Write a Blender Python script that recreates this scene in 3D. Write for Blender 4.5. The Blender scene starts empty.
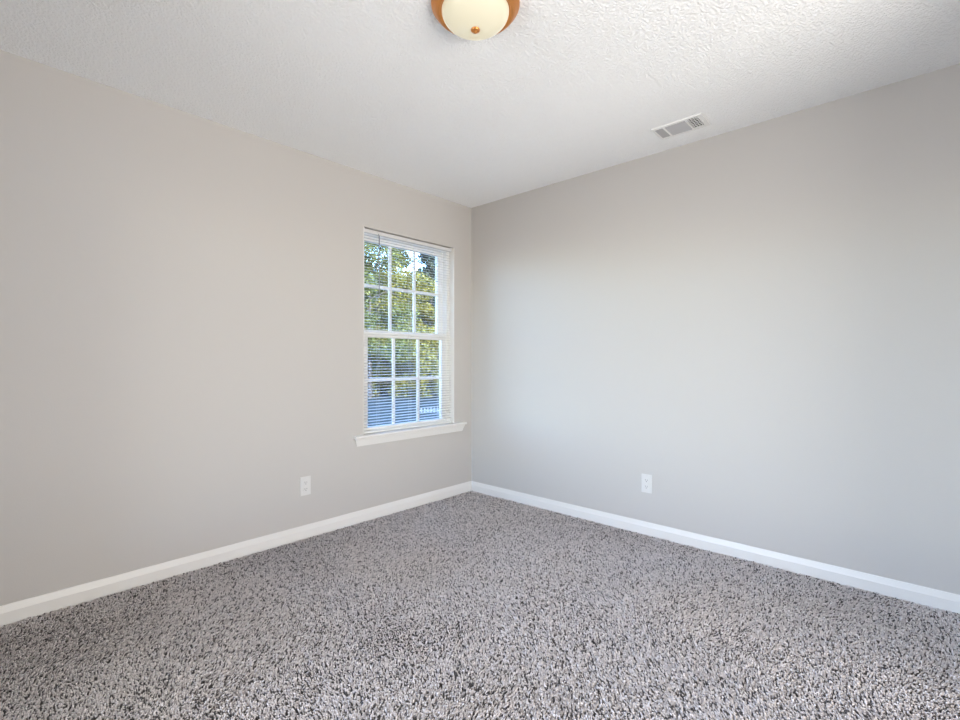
import bpy, bmesh, math, random
import numpy as np
from mathutils import Vector, Matrix

S = bpy.context.scene
C = S.collection
PI = math.pi

# ------------------------------------------------------------------ camera
CAM = Vector((-3.0124, -2.8772, 1.124))
FPX = 482.5
YAW = math.atan(444.5 / 482.5)
FWD = Vector((math.cos(YAW), math.sin(YAW), 0))
RGT = Vector((math.sin(YAW), -math.cos(YAW), 0))
cam = bpy.data.cameras.new('camera')
cam.sensor_width = 36
cam.lens = 36 * FPX / 960
cam.clip_start = 0.02
cam.clip_end = 300
cam.shift_y = 0.5 / 960
co = bpy.data.objects.new('camera', cam)
C.objects.link(co)
co.location = CAM
co.rotation_euler = (PI / 2, 0, YAW - PI / 2)
S.camera = co

# ------------------------------------------------------------------ world, sun, room light, exposure
SKY_STRENGTH = 2.45
SUN_ENERGY = 9
SUN_EL = math.radians(25)
w = bpy.data.worlds.new('sky')
S.world = w
w.use_nodes = True
wn = w.node_tree.nodes
sky = wn.new('ShaderNodeTexSky')
sky.sky_type = 'NISHITA'
sky.sun_disc = False
sky.sun_elevation = SUN_EL
sky.sun_rotation = math.radians(195)
sky.air_density = 1.0
sky.dust_density = 0.6
sky.ozone_density = 3.0
wn['Background'].inputs['Strength'].default_value = SKY_STRENGTH
tint = wn.new('ShaderNodeMix')
tint.data_type = 'RGBA'
tint.blend_type = 'MULTIPLY'
tint.inputs[0].default_value = 1.0
tint.inputs[7].default_value = (0.88, 0.955, 1.10, 1)
w.node_tree.links.new(sky.outputs[0], tint.inputs[6])
w.node_tree.links.new(tint.outputs[2], wn['Background'].inputs['Color'])

sl = bpy.data.lights.new('sun', 'SUN')
sl.energy = SUN_ENERGY
sl.angle = math.radians(0.6)
sl.color = (1.0, 0.93, 0.8)
so = bpy.data.objects.new('sun', sl)
C.objects.link(so)
sun_dir = Vector((0.25 * math.cos(SUN_EL), 0.968 * math.cos(SUN_EL), -math.sin(SUN_EL)))
so.rotation_euler = sun_dir.to_track_quat('-Z', 'Y').to_euler()


def area(name, loc, direction, sx, sy, energy, col, portal=False, spread=180):
    a = bpy.data.lights.new(name, 'AREA')
    a.shape = 'RECTANGLE'
    a.size, a.size_y = sx, sy
    a.energy = energy
    a.color = col
    a.cycles.is_portal = portal
    a.spread = math.radians(spread)
    o = bpy.data.objects.new(name, a)
    C.objects.link(o)
    o.location = loc
    o.rotation_euler = Vector(direction).to_track_quat('-Z', 'Z').to_euler()
    return o


# daylight portal outside the window in view; two fill panels added behind the camera
area('window_portal', (-0.647, 0.16, 1.33), (0, -1, 0), 0.9, 1.5, 10, (1, 1, 1), True)
area('warm_fill', (-2.15, -4.95, 0.72), (0.16, 1, 0.30), 2.0, 1.5, 83, (1.0, 0.94, 0.872), spread=130)
area('cool_fill', (-4.25, -1.40, 0.95), (1, -0.72, -0.17), 2.0, 1.5, 52, (0.96, 0.975, 0.995), spread=125)

vs = S.view_settings
vs.view_transform = 'Standard'
vs.look = 'None'
vs.gamma = 1
vs.exposure = 0.0
vs.use_curve_mapping = False
S.cycles.diffuse_bounces = 8
S.cycles.max_bounces = 16
S.cycles.transparent_max_bounces = 24


# ------------------------------------------------------------------ materials
def mat(name, col, rough=0.6, metal=0.0, **kw):
    m = bpy.data.materials.new(name)
    m.use_nodes = True
    b = m.node_tree.nodes['Principled BSDF']
    b.inputs['Base Color'].default_value = (*col, 1)
    b.inputs['Roughness'].default_value = rough
    b.inputs['Metallic'].default_value = metal
    for k, v in kw.items():
        b.inputs[k.replace('_', ' ')].default_value = v
    return m


def nodes(m):
    return m.node_tree.nodes, m.node_tree.links, m.node_tree.nodes['Principled BSDF']


def add_bump(m, scale, dist, strength=1.0, detail=3, kind='noise', ramp=None):
    n, l, b = nodes(m)
    tc = n.new('ShaderNodeTexCoord')
    if kind == 'noise':
        t = n.new('ShaderNodeTexNoise')
        t.inputs['Detail'].default_value = detail
        out = t.outputs['Fac']
    else:
        t = n.new('ShaderNodeTexVoronoi')
        t.feature = 'SMOOTH_F1'
        out = t.outputs['Distance']
    t.inputs['Scale'].default_value = scale
    l.new(tc.outputs['Object'], t.inputs['Vector'])
    if ramp:
        r = n.new('ShaderNodeValToRGB')
        r.color_ramp.elements[0].position = ramp[0]
        r.color_ramp.elements[1].position = ramp[1]
        l.new(out, r.inputs[0])
        out = r.outputs[0]
    bp = n.new('ShaderNodeBump')
    bp.inputs['Strength'].default_value = strength
    bp.inputs['Distance'].default_value = dist
    l.new(out, bp.inputs['Height'])
    l.new(bp.outputs[0], b.inputs['Normal'])
    return tc, t


def vary(m, c1, c2, scale, p0=0.35, p1=0.65, detail=4):
    n, l, b = nodes(m)
    tc = n.new('ShaderNodeTexCoord')
    t = n.new('ShaderNodeTexNoise')
    t.inputs['Scale'].default_value = scale
    t.inputs['Detail'].default_value = detail
    l.new(tc.outputs['Object'], t.inputs['Vector'])
    r = n.new('ShaderNodeValToRGB')
    r.color_ramp.elements[0].position = p0
    r.color_ramp.elements[1].position = p1
    r.color_ramp.elements[0].color = (*c1, 1)
    r.color_ramp.elements[1].color = (*c2, 1)
    l.new(t.outputs['Fac'], r.inputs[0])
    l.new(r.outputs[0], b.inputs['Base Color'])


def island(m, c1, c2, gamma=1.0):
    n, l, b = nodes(m)
    g = n.new('ShaderNodeNewGeometry')
    r = n.new('ShaderNodeValToRGB')
    r.color_ramp.elements[0].color = (*c1, 1)
    r.color_ramp.elements[1].color = (*c2, 1)
    l.new(g.outputs['Random Per Island'], r.inputs[0])
    l.new(r.outputs[0], b.inputs['Base Color'])


M = {}
M['wall'] = mat('wall_paint', (0.515, 0.495, 0.474), 0.62)
add_bump(M['wall'], 170, 0.0006, 0.5, 2)
M['ceiling'] = mat('textured_ceiling', (0.93, 0.94, 0.945), 0.9)
add_bump(M['ceiling'], 110, 0.0030, 0.85, 3, 'noise', (0.42, 0.62))
M['trim'] = mat('trim_enamel', (0.75, 0.74, 0.72), 0.4)
M['vinyl'] = mat('white_vinyl', (0.86, 0.86, 0.84), 0.4)
M['slat'] = mat('blind_slat', (0.64, 0.64, 0.635), 0.42)
M['wand'] = mat('clear_plastic_wand', (0.22, 0.23, 0.25), 0.25)
M['rail'] = mat('painted_steel_rail', (0.64, 0.64, 0.64), 0.45)
M['cord'] = mat('white_cord', (0.75, 0.75, 0.73), 0.8)
M['plate'] = mat('white_plastic', (0.66, 0.65, 0.635), 0.35)
M['slot'] = mat('dark_slot', (0.03, 0.03, 0.03), 0.7)
M['screw'] = mat('screw_metal', (0.7, 0.7, 0.68), 0.35, 0.6)
M['register'] = mat('register_enamel', (0.82, 0.82, 0.81), 0.4)
M['louver'] = mat('louver_enamel', (0.47, 0.47, 0.485), 0.5)
M['duct'] = mat('duct_shade', (0.05, 0.05, 0.05), 0.8)
M['copper'] = mat('brushed_copper', (0.72, 0.30, 0.09), 0.32, 0.85)
add_bump(M['copper'], 90, 0.0002, 0.3, 2)
M['fiber'] = mat('carpet_fiber', (0.3, 0.29, 0.29), 0.95)
island(M['fiber'], (0.07, 0.064, 0.063), (0.91, 0.85, 0.84))
_r = [x for x in M['fiber'].node_tree.nodes if x.type == 'VALTORGB'][0].color_ramp
_e = _r.elements.new(0.14)
_e.color = (0.10, 0.092, 0.09, 1)
_e = _r.elements.new(0.18)
_e.color = (0.56, 0.518, 0.508, 1)
M['backing'] = mat('carpet_backing', (0.10, 0.095, 0.09), 1.0)
M['slab'] = mat('floor_slab', (0.3, 0.29, 0.28), 0.9)
M['ext'] = mat('shade_block_paint', (0.55, 0.54, 0.52), 0.7)
M['lawn'] = mat('lawn_grass', (0.1, 0.15, 0.06), 1.0)
vary(M['lawn'], (0.012, 0.018, 0.014), (0.025, 0.034, 0.024), 3)
M['leaf_yellow'] = mat('yellow_green_leaf', (0.4, 0.4, 0.06), 0.6)
island(M['leaf_yellow'], (0.06, 0.068, 0.010), (0.22, 0.195, 0.022))
M['leaf_green'] = mat('green_leaf', (0.2, 0.3, 0.06), 0.6)
island(M['leaf_green'], (0.035, 0.05, 0.010), (0.13, 0.14, 0.02))
M['leaf_dark'] = mat('blue_green_needle', (0.1, 0.18, 0.1), 0.6)
island(M['leaf_dark'], (0.018, 0.03, 0.018), (0.055, 0.07, 0.04))
M['bark'] = mat('bark', (0.2, 0.17, 0.15), 0.9)
vary(M['bark'], (0.035, 0.03, 0.027), (0.10, 0.09, 0.08), 9)
M['picket'] = mat('picket_paint', (0.4, 0.4, 0.4), 0.5)

# clear glass: see-through with a Fresnel reflection
g = bpy.data.materials.new('window_glass')
g.use_nodes = True
gn, gl = g.node_tree.nodes, g.node_tree.links
gn.remove(gn['Principled BSDF'])
tr, gs, mx, fr = gn.new('ShaderNodeBsdfTransparent'), gn.new('ShaderNodeBsdfGlossy'), gn.new('ShaderNodeMixShader'), gn.new('ShaderNodeFresnel')
tr.inputs['Color'].default_value = (0.95, 0.97, 0.97, 1)
gs.inputs['Roughness'].default_value = 0.0
fr.inputs['IOR'].default_value = 1.25
gl.new(fr.outputs[0], mx.inputs[0])
gl.new(tr.outputs[0], mx.inputs[1])
gl.new(gs.outputs[0], mx.inputs[2])
gl.new(mx.outputs[0], gn['Material Output'].inputs[0])
M['glass'] = g

# lit frosted lamp glass
d = mat('frosted_lamp_glass', (0.45, 0.43, 0.35), 0.25)
d.node_tree.nodes['Principled BSDF'].inputs['Emission Color'].default_value = (1.0, 0.90, 0.62, 1)
d.node_tree.nodes['Principled BSDF'].inputs['Emission Strength'].default_value = 0.42
M['dome'] = d


# ------------------------------------------------------------------ helpers
def box(bm, x0, x1, y0, y1, z0, z1, bevel=0.0, seg=2):
    r = bmesh.ops.create_cube(bm, size=1)
    vsx = r['verts']
    for v in vsx:
        v.co = Vector(((x0 + x1) / 2 + v.co.x * (x1 - x0), (y0 + y1) / 2 + v.co.y * (y1 - y0), (z0 + z1) / 2 + v.co.z * (z1 - z0)))
    if bevel:
        es = {e for v in vsx for e in v.link_edges}
        bmesh.ops.bevel(bm, geom=list(es), offset=bevel, segments=seg, affect='EDGES', profile=0.5)


def lathe(bm, prof, n=64):
    rings = []
    for (r, z) in prof:
        if r < 1e-6:
            rings.append([bm.verts.new((0, 0, z))])
        else:
            rings.append([bm.verts.new((r * math.cos(2 * PI * i / n), r * math.sin(2 * PI * i / n), z)) for i in range(n)])
    for a, b in zip(rings, rings[1:]):
        for i in range(n):
            j = (i + 1) % n
            if len(a) == 1 and len(b) == 1:
                continue
            if len(a) == 1:
                bm.faces.new((a[0], b[j], b[i]))
            elif len(b) == 1:
                bm.faces.new((a[i], a[j], b[0]))
            else:
                bm.faces.new((a[i], a[j], b[j], b[i]))


def tube(bm, p0, p1, r0, r1, n=10):
    p0, p1 = Vector(p0), Vector(p1)
    q = (p1 - p0).to_track_quat('Z', 'Y')
    rows = []
    for p, r in ((p0, r0), (p1, r1)):
        rows.append([bm.verts.new(p + q @ Vector((r * math.cos(2 * PI * i / n), r * math.sin(2 * PI * i / n), 0))) for i in range(n)])
    for i in range(n):
        j = (i + 1) % n
        bm.faces.new((rows[0][i], rows[0][j], rows[1][j], rows[1][i]))
    bm.faces.new(rows[0][::-1])
    bm.faces.new(rows[1])


def prism(bm, prof, fn, t0, t1):
    """Sweep a closed profile [(u, z)] from t0 to t1; fn(u, z, t) gives the point; t0/t1 may depend on u."""
    f0 = t0 if callable(t0) else (lambda u, z: t0)
    f1 = t1 if callable(t1) else (lambda u, z: t1)
    a = [bm.verts.new(fn(u, z, f0(u, z))) for u, z in prof]
    b = [bm.verts.new(fn(u, z, f1(u, z))) for u, z in prof]
    n = len(prof)
    for i in range(n):
        j = (i + 1) % n
        bm.faces.new((a[i], a[j], b[j], b[i]))
    bm.faces.new(a[::-1])
    bm.faces.new(b)


def link(name, bm, m, parent=None, smooth=False, loc=None):
    bmesh.ops.recalc_face_normals(bm, faces=bm.faces)
    me = bpy.data.meshes.new(name)
    bm.to_mesh(me)
    bm.free()
    me.materials.append(m)
    if smooth:
        me.polygons.foreach_set('use_smooth', [True] * len(me.polygons))
    o = bpy.data.objects.new(name, me)
    C.objects.link(o)
    if parent is not None:
        o.parent = parent
    if loc is not None:
        o.location = loc
    return o


def np_mesh(name, V, faces_idx, sizes, m, parent=None):
    me = bpy.data.meshes.new(name)
    me.vertices.add(len(V))
    me.vertices.foreach_set('co', np.asarray(V, np.float32).ravel())
    me.loops.add(len(faces_idx))
    me.loops.foreach_set('vertex_index', np.asarray(faces_idx, np.int32))
    me.polygons.add(len(sizes))
    starts = np.concatenate(([0], np.cumsum(sizes)[:-1])).astype(np.int32)
    me.polygons.foreach_set('loop_start', starts)
    me.update(calc_edges=True)
    for mm in (m if isinstance(m, (list, tuple)) else [m]):
        me.materials.append(mm)
    o = bpy.data.objects.new(name, me)
    C.objects.link(o)
    if parent is not None:
        o.parent = parent
    return o


def tag(o, label=None, cat=None, group=None, kind=None):
    if label: o['label'] = label
    if cat: o['category'] = cat
    if group: o['group'] = group
    if kind: o['kind'] = kind
    return o


def empty(name, loc=(0, 0, 0), rz=0.0):
    o = bpy.data.objects.new(name, None)
    o.empty_display_size = 0.1
    C.objects.link(o)
    o.location = loc
    o.rotation_euler = (0, 0, rz)
    return o


def B():
    return bmesh.new()


# ------------------------------------------------------------------ room shell
RX, RY, H = -3.42, -3.36, 2.44           # room spans x RX..0, y RY..0
T = 0.15                                  # wall thickness
WX0, WX1, WZ0, WZ1 = -1.088, -0.206, 0.585, 2.060

bm = B()
box(bm, RX - T, WX0, 0, T, -0.3, H + 0.1)
box(bm, WX1, T, 0, T, -0.3, H + 0.1)
box(bm, WX0, WX1, 0, T, -0.3, WZ0)
box(bm, WX0, WX1, 0, T, WZ1, H + 0.1)
tag(link('wall_left', bm, M['wall']), 'greige painted wall with the window in it', 'wall', None, 'structure')

bm = B()
box(bm, 0, T, RY - T, 0, -0.3, H + 0.1)
tag(link('wall_right', bm, M['wall']), 'greige painted wall with the ceiling vent above it', 'wall', None, 'structure')

bm = B()                                  # behind the camera, with an opening added for fill light
DX0, DX1, DZ = -2.85, -0.95, 2.14
box(bm, RX - T, DX0, RY - T, RY, -0.3, H + 0.1)
box(bm, DX1, 0, RY - T, RY, -0.3, H + 0.1)
box(bm, DX0, DX1, RY - T, RY, DZ, H + 0.1)
box(bm, DX0, DX1, RY - T, RY, -0.3, -0.014)
tag(link('wall_front', bm, M['wall']), 'greige wall behind the camera with an opening added for fill light', 'wall', None, 'structure')

bm = B()                                  # behind the camera, with a second opening added for fill light
EY0, EY1, EZ0, EZ1 = -2.36, -0.64, 0.30, 2.00
box(bm, RX - T, RX, RY, EY0, -0.3, H + 0.1)
box(bm, RX - T, RX, EY1, 0, -0.3, H + 0.1)
box(bm, RX - T, RX, EY0, EY1, -0.3, EZ0)
box(bm, RX - T, RX, EY0, EY1, EZ1, H + 0.1)
tag(link('wall_back', bm, M['wall']), 'greige wall behind the camera with a framed opening added for fill light', 'wall', None, 'structure')

bm = B()
box(bm, RX - T, T, RY - T, T, H, H + 0.1)
tag(link('ceiling', bm, M['ceiling']), 'white knockdown textured ceiling', 'ceiling', None, 'structure')

bm = B()
box(bm, RX, 0, RY, 0, -0.30, -0.004)
tag(link('floor', bm, M['slab']), 'floor under the grey carpet', 'floor', None, 'structure')

# baseboards: flat face, sloping top third
BT, BH = 0.014, 0.0855
BPROF = [(0, -0.014), (BT, -0.014), (BT, 0.056), (BT - 0.0015, 0.0595), (0.0065, 0.0815), (0.005, BH), (0, BH)]


def baseboard(name, fn, t0, t1, label):
    b = B()
    prism(b, BPROF, fn, t0, t1)
    tag(link(name, b, M['trim']), label, 'baseboard', None, 'structure')


baseboard('baseboard_left', lambda u, z, t: (t, -u, z), RX, lambda u, z: -u, 'white baseboard under the window wall')
baseboard('baseboard_right', lambda u, z, t: (-u, t, z), RY, lambda u, z: -u, 'white baseboard along the wall opposite the left one')
baseboard('baseboard_back', lambda u, z, t: (RX + u, t, z), RY, lambda u, z: -u, 'white baseboard behind the camera')

# casing and frame of the added fill openings (both behind the camera)
bm = B()
box(bm, DX0 - 0.06, DX0, RY, RY + 0.014, -0.014, DZ + 0.06, 0.003)
box(bm, DX1, DX1 + 0.06, RY, RY + 0.014, -0.014, DZ + 0.06, 0.003)
box(bm, DX0, DX1, RY, RY + 0.014, DZ, DZ + 0.06, 0.003)
tag(link('trim_1', bm, M['trim']), 'white casing around the added fill opening', 'trim', None, 'structure')
bm = B()
box(bm, RX - 0.07, RX, EY0, EY0 + 0.04, EZ0, EZ1, 0.003)
box(bm, RX - 0.07, RX, EY1 - 0.04, EY1, EZ0, EZ1, 0.003)
box(bm, RX - 0.07, RX, EY0 + 0.04, EY1 - 0.04, EZ0, EZ0 + 0.04, 0.003)
box(bm, RX - 0.07, RX, EY0 + 0.04, EY1 - 0.04, EZ1 - 0.04, EZ1, 0.003)
tag(link('fill_opening_frame', bm, M['vinyl']), 'white frame of the added fill opening behind the camera', 'window', None, 'structure')

# ------------------------------------------------------------------ the window in view
win = tag(empty('window_1', (-0.647, 0.1, 0.6)), 'white double-hung window with a grille in each sash', 'window', None, 'structure')
P = Matrix.Translation(-Vector(win.location))


def wpart(name, bm, m, parent=win):
    bm.transform(P)
    return link(name, bm, m, parent)


FY0, FY1 = 0.055, 0.145
bm = B()                                  # fixed vinyl frame
box(bm, WX0, WX0 + 0.036, FY0, FY1, 0.605, WZ1, 0.002)
box(bm, WX1 - 0.036, WX1, FY0, FY1, 0.605, WZ1, 0.002)
box(bm, WX0 + 0.036, WX1 - 0.036, FY0, FY1, WZ1 - 0.03, WZ1, 0.002)
box(bm, WX0 + 0.036, WX1 - 0.036, FY0, FY1, 0.605, 0.622, 0.002)
# parting stops that make the stepped lines of the jamb
for xa, xb in ((WX0 + 0.036, WX0 + 0.046), (WX1 - 0.046, WX1 - 0.036)):
    box(bm, xa, xb, 0.098, 0.104, 0.622, WZ1 - 0.03)
wpart('frame', bm, M['vinyl'])


def sash(name, y0, y1, gx0, gx1, gz0, gz1, sx0, sx1, sz0, sz1, munz):
    b = B()
    box(b, sx0, gx0, y0, y1, sz0, sz1, 0.003)
    box(b, gx1, sx1, y0, y1, sz0, sz1, 0.003)
    box(b, gx0, gx1, y0, y1, sz0, gz0, 0.003)
    box(b, gx0, gx1, y0, y1, gz1, sz1, 0.003)
    s = wpart(name, b, M['vinyl'])
    ym = (y0 + y1) / 2
    b = B()
    wd = gx1 - gx0
    for k in (1, 2):
        xm = gx0 + wd * k / 3
        box(b, xm - 0.011, xm + 0.011, ym - 0.008, ym + 0.008, gz0, gz1, 0.002)
    for k in range(3):
        box(b, gx0 + wd * k / 3 + (0.011 if k else 0), gx0 + wd * (k + 1) / 3 - (0.011 if k < 2 else 0), ym - 0.008, ym + 0.008, munz - 0.011, munz + 0.011, 0.002)
    wpart('grille', b, M['vinyl'], s)
    b = B()
    box(b, gx0, gx1, ym + 0.009, ym + 0.012, gz0, gz1)
    wpart('pane', b, M['glass'], s)
    return s


GX0, GX1 = -1.010, -0.291
sash('lower_sash', 0.062, 0.096, GX0, GX1, 0.645, 1.292, WX0 + 0.037, WX1 - 0.037, 0.623, 1.345, 0.981)
sash('upper_sash', 0.105, 0.139, GX0, GX1 - 0.004, 1.348, 1.992, WX0 + 0.037, WX1 - 0.037, 1.306, WZ1 - 0.031, 1.672)

bm = B()                                  # white liner of the reveal
box(bm, WX0, WX0 + 0.004, 0, FY0, 0.605, WZ1, 0.0008)
box(bm, WX1 - 0.004, WX1, -0.001, FY0, 0.605, WZ1, 0.0008)
wpart('jamb_liner', bm, M['trim'])
bm = B()                                  # stool with horns, rounded nose
box(bm, WX0, WX1, -0.002, FY0, 0.585, 0.6049)
prism(bm, [(0, 0.585), (0.032, 0.585), (0.037, 0.589), (0.0385, 0.595), (0.037, 0.601), (0.032, 0.605), (0, 0.605)],
      lambda u, z, t: (t, -u, z), -1.172, -0.092)
wpart('sill', bm, M['trim'])
bm = B()                                  # apron: stepped moulding with mitred returns
AP = [(0, 0.530), (0.007, 0.530), (0.010, 0.536), (0.012, 0.548), (0.017, 0.566), (0.020, 0.574), (0.020, 0.585), (0, 0.585)]
prism(bm, AP, lambda u, z, t: (t, -u, z), lambda u, z: -1.141 - u * 0.6 - (z - 0.53) * 0.25, lambda u, z: -0.123 + u * 0.6 + (z - 0.53) * 0.25)
wpart('apron', bm, M['trim'])

# ------------------------------------------------------------------ the mini blind
bl = tag(empty('mini_blind', (-0.647, 0.036, WZ1)), 'white horizontal mini blind lowered over the window with its slats open', 'window blind')
BX0, BX1 = WX0 + 0.006, WX1 - 0.006
PB = Matrix.Translation(-Vector(bl.location))


def bpart(name, bm, m, parent=bl, smooth=False):
    bm.transform(PB)
    return link(name, bm, m, parent, smooth)


BY = 0.036
bm = B()
box(bm, BX0, BX1, BY - 0.013, BY + 0.013, WZ1 - 0.030, WZ1 - 0.004, 0.002)
for xb in (BX0 + 0.004, BX1 - 0.018):      # end brackets up to the head
    box(bm, xb, xb + 0.014, BY - 0.0145, BY + 0.0145, WZ1 - 0.031, WZ1, 0.001)
bpart('head_rail', bm, M['rail'])
bm = B()
SP, TILT = 0.0207, math.radians(7)
z = WZ1 - 0.046
zs = []
while z > 0.640:
    zs.append(z)
    z -= SP
for z in zs:                               # each slat: shallow arc, 25 mm deep, real thickness
    top, bot = [], []
    for k in range(7):
        u = (k / 6 - 0.5) * 0.025
        crown = 0.0016 * (1 - (u / 0.0125) ** 2)
        y = u * math.cos(TILT)
        zz = z + u * math.sin(TILT) + crown
        top.append((BY + y, zz))
        bot.append((BY + y, zz - 0.0004))
    prism(bm, top + bot[::-1], lambda u, zq, t: (t, u, zq), BX0 + 0.002, BX1 - 0.002)
bpart('slats', bm, M['slat'])
bm = B()
box(bm, BX0 + 0.002, BX1 - 0.002, BY - 0.0125, BY + 0.0125, 0.607, 0.619, 0.003)
bpart('bottom_rail', bm, M['vinyl'])
for xc in (BX0 + 0.14, -0.647, BX1 - 0.14):
    bm = B()
    for yy in (BY - 0.0134, BY + 0.0134):
        tube(bm, (xc, yy, 0.612), (xc, yy, WZ1 - 0.028), 0.0006, 0.0006, 6)
    bpart('ladder_cord', bm, M['cord'])
bm = B()
XW = -0.946
tube(bm, (XW, BY - 0.022, 1.59), (XW, BY - 0.022, WZ1 - 0.040), 0.0042, 0.0042, 6)
tube(bm, (XW, BY - 0.022, 1.575), (XW, BY - 0.022, 1.59), 0.006, 0.0055, 10)
tube(bm, (XW, BY - 0.022, WZ1 - 0.041), (XW, BY - 0.013, WZ1 - 0.022), 0.002, 0.002, 6)
bpart('tilt_wand', bm, M['wand'])

# ------------------------------------------------------------------ wall outlets
def outlet(loc, rz, label):
    t = tag(empty('wall_outlet', loc, rz), label, 'outlet', 'duplex outlets low on the walls')
    b = B()
    box(b, -0.0350, 0.0350, -0.0065, 0, -0.0595, 0.0595, 0.0035, 3)
    link('cover_plate', b, M['plate'], t)
    for zc in (0.0205, -0.0205):
        b = B()
        bmesh.ops.create_cone(b, cap_ends=True, segments=32, radius1=0.0172, radius2=0.0168, depth=0.003)
        b.transform(Matrix.Rotation(PI / 2, 4, 'X'))
        for v in b.verts:
            v.co.z = max(-0.0145, min(0.0145, v.co.z))
        b.transform(Matrix.Translation((0, -0.0075, zc)))
        rcp = link('receptacle', b, M['plate'], t)
        b = B()
        box(b, -0.0075, -0.0055, -0.0094, -0.0085, zc - 0.002, zc + 0.0075)
        box(b, 0.0055, 0.0075, -0.0094, -0.0085, zc - 0.001, zc + 0.0065)
        tube(b, (0, -0.0085, zc - 0.0075), (0, -0.0094, zc - 0.0075), 0.0024, 0.0024, 12)
        link('slots', b, M['slot'], rcp)
    b = B()
    tube(b, (0, -0.006, 0), (0, -0.0078, 0), 0.0033, 0.0028, 16)
    link('screw', b, M['screw'], t)


outlet((-1.519, 0, 0.333), 0, 'white duplex outlet on the window wall, left of and below the window sill')
outlet((0, -1.563, 0.333), PI / 2 * -1, 'white duplex outlet on the blank wall without a window')

# ------------------------------------------------------------------ ceiling light
LX, LY = CAM.x + 1.78 * FWD.x - 4.6 / FPX * 1.78 * RGT.x, CAM.y + 1.78 * FWD.y - 4.6 / FPX * 1.78 * RGT.y
lt = tag(empty('ceiling_light', (LX, LY, H)), 'flush dome ceiling light with a copper pan and cream frosted glass', 'ceiling light')
bm = B()
lathe(bm, [(0.0, 0.0), (0.158, 0.0), (0.163, -0.004), (0.163, -0.010), (0.158, -0.017), (0.152, -0.021), (0.148, -0.030), (0.140, -0.036), (0.134, -0.037), (0.130, -0.034), (0.128, -0.028), (0.0, -0.026)], 96)
link('pan', bm, M['copper'], lt, True)
bm = B()
prof = []
for k in range(0, 19):
    a = PI / 2 * k / 18
    prof.append((0.1245 * math.cos(a) ** 0.92 if k < 18 else 0.0, -0.029 - 0.066 * math.sin(a)))
lathe(bm, prof, 96)
link('glass_dome', bm, M['dome'], lt, True)
bm = B()
lathe(bm, [(0.0, -0.092), (0.0150, -0.0935), (0.0170, -0.0965), (0.0165, -0.0995), (0.0125, -0.103), (0.0065, -0.105), (0.0055, -0.108), (0.0, -0.110)], 32)
link('finial', bm, M['copper'], lt, True)

# ------------------------------------------------------------------ ceiling vent
VX, VY = -0.2530, -1.870
vt = tag(empty('ceiling_vent', (VX, VY, H)), 'white rectangular ceiling air vent near the top of the wall', 'air vent')
hx, hy, ix, iy = 0.081, 0.1365, 0.0635, 0.126
bm = B()
ZF = -0.008
box(bm, -hx, -ix, -hy, hy, ZF, 0, 0.0015)
box(bm, ix, hx, -hy, hy, ZF, 0, 0.0015)
box(bm, -ix, ix, -hy, -iy, ZF, 0, 0.0015)
box(bm, -ix, ix, iy, hy, ZF, 0, 0.0015)
for yb in (0.075, -0.047):                 # bars between the three louver banks
    box(bm, -ix, ix, yb - 0.005, yb + 0.005, ZF, -0.001, 0.001)
link('frame', bm, M['register'], vt)
bm = B()
box(bm, -ix, ix, -iy, iy, -0.0015, -0.0005)
link('duct_dark_plate', bm, M['duct'], vt)  # black plate stands in for the shade inside the duct


def bank(name, y0, y1, along, n, ang, th, m):
    b = B()
    for k in range(n):
        c = B()
        f = (k + 0.5) / n
        if along == 'y':
            xx = -ix + 2 * ix * f
            wdt = 2 * ix / n
            box(c, -wdt * 0.55, wdt * 0.55, y0, y1, -th, th)
            c.transform(Matrix.Translation((xx, 0, -0.0052)) @ Matrix.Rotation(ang, 4, 'Y'))
        else:
            yy = y0 + (y1 - y0) * f
            wdt = (y1 - y0) / n
            box(c, -ix, ix, -wdt * 0.5, wdt * 0.5, -th, th)
            c.transform(Matrix.Translation((0, yy, -0.0052)) @ Matrix.Rotation(ang, 4, 'X'))
        me = bpy.data.meshes.new('tmp')
        c.to_mesh(me)
        c.free()
        b.from_mesh(me)
        bpy.data.meshes.remove(me)
    return link(name, b, m, vt)


bank('side_louvers', 0.081, iy - 0.001, 'x', 6, math.radians(-24), 0.0004, M['louver'])
bank('middle_louvers', -0.041, 0.069, 'y', 12, math.radians(22), 0.0004, M['louver'])
bm = B()                                   # open grid bank
for k in range(6):
    x = -ix + 2 * ix * (k + 0.5) / 6
    box(bm, x - 0.0028, x + 0.0028, -0.109, -0.053, -0.0078, -0.0066)
for k in range(4):
    y = -0.053 - 0.056 * (k + 0.5) / 4
    box(bm, -ix, ix, y - 0.0022, y + 0.0022, -0.0078, -0.0066)
box(bm, -ix, ix, -iy, -0.109, -0.0078, -0.001)
link('grid_louvers', bm, M['register'], vt)
bm = B()
box(bm, -0.004, 0.004, -0.121, -0.115, -0.016, -0.006, 0.001)
link('damper_lever', bm, M['register'], vt)

# ------------------------------------------------------------------ carpet: one tuft per yarn end
rng = np.random.default_rng(7)


def vnoise(x, y, scale, seed):
    r = np.random.default_rng(seed).random((64, 64))
    fx, fy = x * scale, y * scale
    i, j = np.floor(fx).astype(int), np.floor(fy).astype(int)
    u, v = fx - i, fy - j
    u, v = u * u * (3 - 2 * u), v * v * (3 - 2 * v)
    q = lambda a, b: r[a % 64, b % 64]
    return (q(i, j) * (1 - u) + q(i + 1, j) * u) * (1 - v) + (q(i, j + 1) * (1 - u) + q(i + 1, j + 1) * u) * v - 0.5


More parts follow.
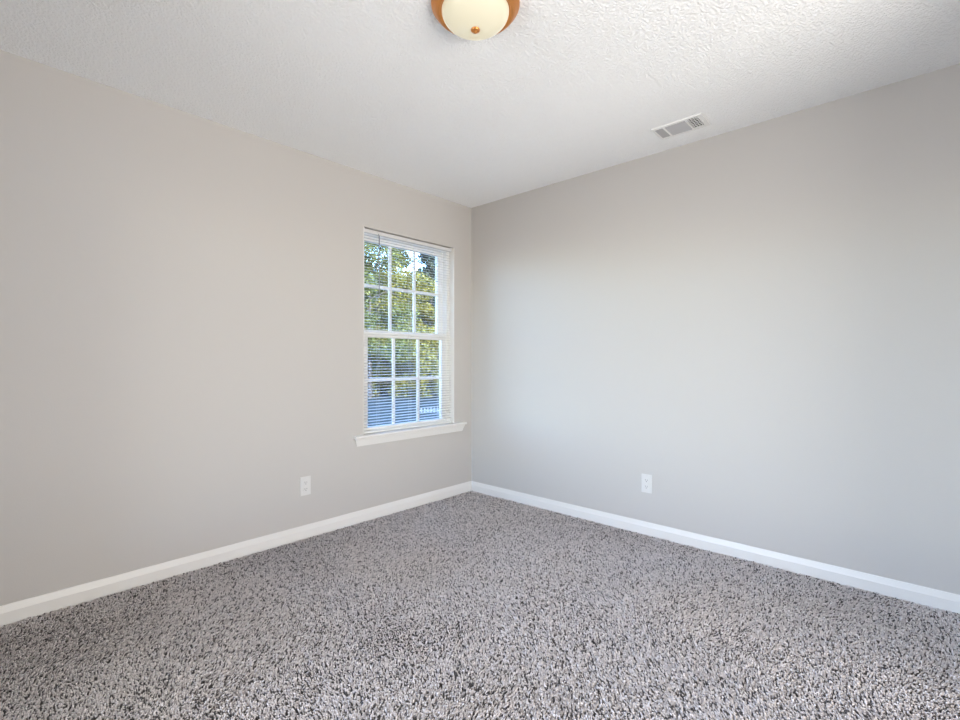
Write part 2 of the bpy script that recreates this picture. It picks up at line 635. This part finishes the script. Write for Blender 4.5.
X0, X1, Y0, Y1 = RX + BT, -BT, RY + 0.002, -BT
SPC = 0.0064
nx, ny = int((X1 - X0) / SPC), int((Y1 - Y0) / SPC)
gx, gy = np.meshgrid(np.linspace(X0 + 0.004, X1 - 0.004, nx), np.linspace(Y0 + 0.004, Y1 - 0.004, ny))
gx, gy = gx.ravel(), gy.ravel()
N = len(gx)
gx = gx + rng.uniform(-0.0027, 0.0027, N)
gy = gy + rng.uniform(-0.0027, 0.0027, N)
big = vnoise(gx, gy, 2.2, 1) + 0.6 * vnoise(gx, gy, 5.5, 2)
big2 = vnoise(gx + 9, gy + 4, 2.2, 3) + 0.6 * vnoise(gx, gy, 5.5, 4)
mid = vnoise(gx, gy, 75, 5)
hgt = 0.0102 + 0.0075 * mid + rng.uniform(-0.0016, 0.0016, N)
lean_x = 0.015 * big + rng.normal(0, 0.0036, N) + 0.002
lean_y = 0.015 * big2 + rng.normal(0, 0.0036, N)
rad = rng.uniform(0.0026, 0.0043, N)
phi = rng.uniform(0, 2 * PI, N)
Vt = np.zeros((N, 7, 3), np.float32)
for k in range(3):
    a = phi + 2 * PI * k / 3
    Vt[:, k, 0] = gx + 0.55 * rad * np.cos(a)
    Vt[:, k, 1] = gy + 0.55 * rad * np.sin(a)
    Vt[:, k, 2] = 0
    a2 = a + 0.7
    Vt[:, 3 + k, 0] = gx + lean_x * 0.55 + rad * np.cos(a2)
    Vt[:, 3 + k, 1] = gy + lean_y * 0.55 + rad * np.sin(a2)
    Vt[:, 3 + k, 2] = hgt * 0.78
Vt[:, 6, 0] = gx + lean_x
Vt[:, 6, 1] = gy + lean_y
Vt[:, 6, 2] = hgt
Vt[:, :, 0] = np.clip(Vt[:, :, 0], X0, X1)
Vt[:, :, 1] = np.clip(Vt[:, :, 1], Y0, Y1)
Vt[:, :, 2] -= 0.0030
quads = np.array([[0, 1, 4, 3], [1, 2, 5, 4], [2, 0, 3, 5]])
tris = np.array([[3, 4, 6], [4, 5, 6], [5, 3, 6]])
base = (np.arange(N) * 7)[:, None]
idx = np.concatenate([base + quads.ravel()[None], base + tris.ravel()[None]], axis=1).ravel()
sizes = np.tile([4, 4, 4, 3, 3, 3], N)
nb = N * 7
Vall = np.concatenate([Vt.reshape(-1, 3), np.array([[X0, Y0, -0.0029], [X1, Y0, -0.0029], [X1, Y1, -0.0029], [X0, Y1, -0.0029]], np.float32)])
idx = np.concatenate([idx, [nb, nb + 1, nb + 2, nb + 3]])
sizes = np.concatenate([sizes, [4]])
carpet = np_mesh('carpet', Vall, idx, sizes, [M['fiber'], M['backing']])
sm = np.ones(len(sizes), bool)
carpet.data.polygons.foreach_set('use_smooth', sm)
carpet.data.polygons[len(sizes) - 1].material_index = 1
tag(carpet, 'grey shaggy wall to wall carpet pile covering the floor', 'carpet', None, 'stuff')

# ------------------------------------------------------------------ outdoors
GZ = -0.50


def at(px, D, z=GZ):
    p = CAM + FWD * D + RGT * ((px - 480) / FPX * D)
    return Vector((p.x, p.y, z))


bm = B()                                   # unseen block added above the room to shade the lawn
box(bm, -9, 7, -7.2, T + 0.02, H + 0.1, 6.2)
tag(link('lawn_shade_block', bm, M['ext']), 'unseen block added over the room to shade the lawn', 'wall', None, 'structure')

bm = B()                                   # unseen walls and floor added to keep stray sun and sky out
box(bm, -9, 7, -7.2, -7.0, GZ, H + 0.1)
box(bm, RX - T - 0.12, RX - T, -7.0, RY - T, GZ, H + 0.1)
box(bm, T, T + 0.12, -7.0, RY - T, GZ, H + 0.1)
box(bm, RX - T, T, -7.0, RY - T, GZ, -0.014)
box(bm, -9, RX - T - 0.12, -5.2, -5.1, GZ, H + 0.1)
tag(link('leak_blocker', bm, M['wall']), 'unseen walls added behind the camera to block stray daylight', 'wall', None, 'structure')

bm = B()
box(bm, -60, 70, T + 0.03, 90, GZ - 0.2, GZ)
tag(link('ground', bm, M['lawn']), 'shaded lawn outside the window', 'lawn', None, 'structure')


def leaf_mesh(centres, size, seed):
    """One four-cornered leaf, folded along its rib, per centre."""
    r = np.random.default_rng(seed)
    n = len(centres)
    nrm = r.normal(size=(n, 3))
    nrm[:, 2] += 0.5
    nrm /= np.linalg.norm(nrm, axis=1)[:, None]
    a = np.cross(nrm, r.normal(size=(n, 3)))
    a /= np.linalg.norm(a, axis=1)[:, None]
    b = np.cross(nrm, a)
    s = size * r.uniform(0.6, 1.3, n)[:, None]
    V = np.stack([centres - a * s, centres + b * s * 0.5 + nrm * s * 0.15, centres + a * s, centres - b * s * 0.5 + nrm * s * 0.15], axis=1).reshape(-1, 3)
    q = (np.arange(n) * 4)[:, None]
    f = np.concatenate([q + np.array([0, 1, 2]), q + np.array([0, 2, 3])], axis=1).ravel()
    return V, f, np.full(n * 2, 3)


def clumps(seed, n, blobs):
    """Points scattered through ellipsoids (cx, cy, cz, rx, ry, rz)."""
    r = np.random.default_rng(seed)
    blobs = np.array(blobs)
    vol = (blobs[:, 3] * blobs[:, 4] * blobs[:, 5])
    pick = r.choice(len(blobs), n, p=vol / vol.sum())
    dvec = r.normal(size=(n, 3))
    dvec /= np.linalg.norm(dvec, axis=1)[:, None]
    rad = r.random(n) ** 0.45
    return blobs[pick, :3] + dvec * rad[:, None] * blobs[pick, 3:]


def tree(px, D, height, cw, z0, m, seed, n, label, leaf=0.075, nblob=16, trunk=0.10, lean=0.0):
    rr = random.Random(seed)
    t = tag(empty('tree', at(px, D), rr.uniform(0, 6)), label, 'tree', 'trees beyond the lawn')
    b = B()
    p = Vector((0, 0, -0.05))
    hh = height * 0.86
    for k in range(6):
        q = Vector((lean * (k + 1) / 6 + rr.uniform(-.06, .06), rr.uniform(-.06, .06), hh * (k + 1) / 6))
        tube(b, p, q, trunk * (1 - k / 7), trunk * (1 - (k + 1) / 7), 10)
        p = q
    for k in range(9):
        zz = z0 + (hh - z0) * rr.random()
        an = rr.uniform(0, 2 * PI)
        L = cw * rr.uniform(0.5, 0.9)
        tube(b, (lean * zz / hh, 0, zz - 0.25), (lean + L * math.cos(an), L * math.sin(an), zz + 0.3 * L), trunk * 0.35, trunk * 0.08, 6)
    link('trunk', b, M['bark'], t)
    bl_ = []
    for k in range(nblob):
        f = rr.random()
        zz = z0 + (height - z0) * f
        w_ = cw * (1.0 - 0.65 * f ** 1.4)
        an, rad = rr.uniform(0, 2 * PI), w_ * math.sqrt(rr.random())
        s = cw * rr.uniform(0.26, 0.45)
        bl_.append((lean * f + rad * math.cos(an), rad * math.sin(an), zz, s, s, s * 0.7))
    V, f, sz = leaf_mesh(clumps(seed, n, bl_), leaf, seed + 1)
    np_mesh('foliage', V, f, sz, m, t)






tree(370, 20.5, 7.2, 1.8, 1.5, M['leaf_green'], 11, 17000, 'tall green tree seen through the left panes of the upper sash', 0.065, 30)
tree(389, 23.0, 6.3, 1.8, 1.2, M['leaf_yellow'], 12, 16000, 'yellow green tree seen behind the first vertical bar of the upper sash', 0.065, 24)
tree(398, 27.5, 8.1, 1.6, 2.5, M['leaf_green'], 13, 10000, 'slim green tree reaching into the sky in the top middle pane', 0.09)
tree(411, 21.5, 5.1, 1.8, 0.4, M['leaf_yellow'], 14, 17000, 'low yellow green tree in the middle panes of the window', 0.062, 24)
tree(431, 28.0, 8.2, 1.9, 2.0, M['leaf_dark'], 15, 11000, 'blue green tree with a pointed top in the top right pane', 0.095)
tree(441, 24.5, 5.6, 1.7, 0.5, M['leaf_yellow'], 16, 15000, 'yellow green tree beside the right edge of the glass', 0.068, 22)
tree(345, 25.0, 6.9, 2.0, 1.4, M['leaf_green'], 17, 8000, 'green tree standing past the left edge of the window opening', 0.1)


def mass(name, label, cat, px0, px1, D0, D1, z0, z1, n, m, seed, leaf):
    r = random.Random(seed)
    bl_ = []
    for k in range(70):
        px = r.uniform(px0, px1)
        D = r.uniform(D0, D1)
        p = at(px, D)
        top = z1 * r.uniform(0.65, 1.0)
        for q in range(3):
            zz = GZ + z0 + (top - z0) * (q + 0.5) / 3
            s = (top - z0) / 3
            bl_.append((p.x + r.uniform(-.5, .5), p.y + r.uniform(-.5, .5), zz, s * 1.2, s * 1.2, s * 0.8))
    V, f, sz = leaf_mesh(clumps(seed, n, bl_), leaf, seed)
    o = np_mesh(name, V, f, sz, m)
    tag(o, label, cat, None, 'stuff')


mass('woods', 'dense woods filling the view behind the single trees', 'woods', 60, 800, 31, 38, 0.0, 8.6, 170000, M['leaf_green'], 31, 0.19)
mass('undergrowth', 'tangled undergrowth along the far edge of the lawn', 'undergrowth', 200, 700, 21.0, 25, 0.0, 1.5, 60000, M['leaf_yellow'], 32, 0.08)

# low white picket edging on the lawn
pe = tag(empty('picket_edging', at(429.5, 15.0), YAW - PI / 2 + 0.2), 'low white picket edging on the lawn seen in the bottom right pane', 'garden fence')
bm = B()
for k in range(6):
    x = -0.25 + 0.10 * k
    prism(bm, [(-0.025, -0.02), (0.025, -0.02), (0.025, 0.13), (0, 0.17), (-0.025, 0.13)], lambda u, zq, t, x=x: (x + u, t, zq), -0.01, 0.01)
link('pickets', bm, M['picket'], pe)
bm = B()
box(bm, -0.30, 0.30, 0.01, 0.03, 0.05, 0.075)
link('rail', bm, M['picket'], pe)
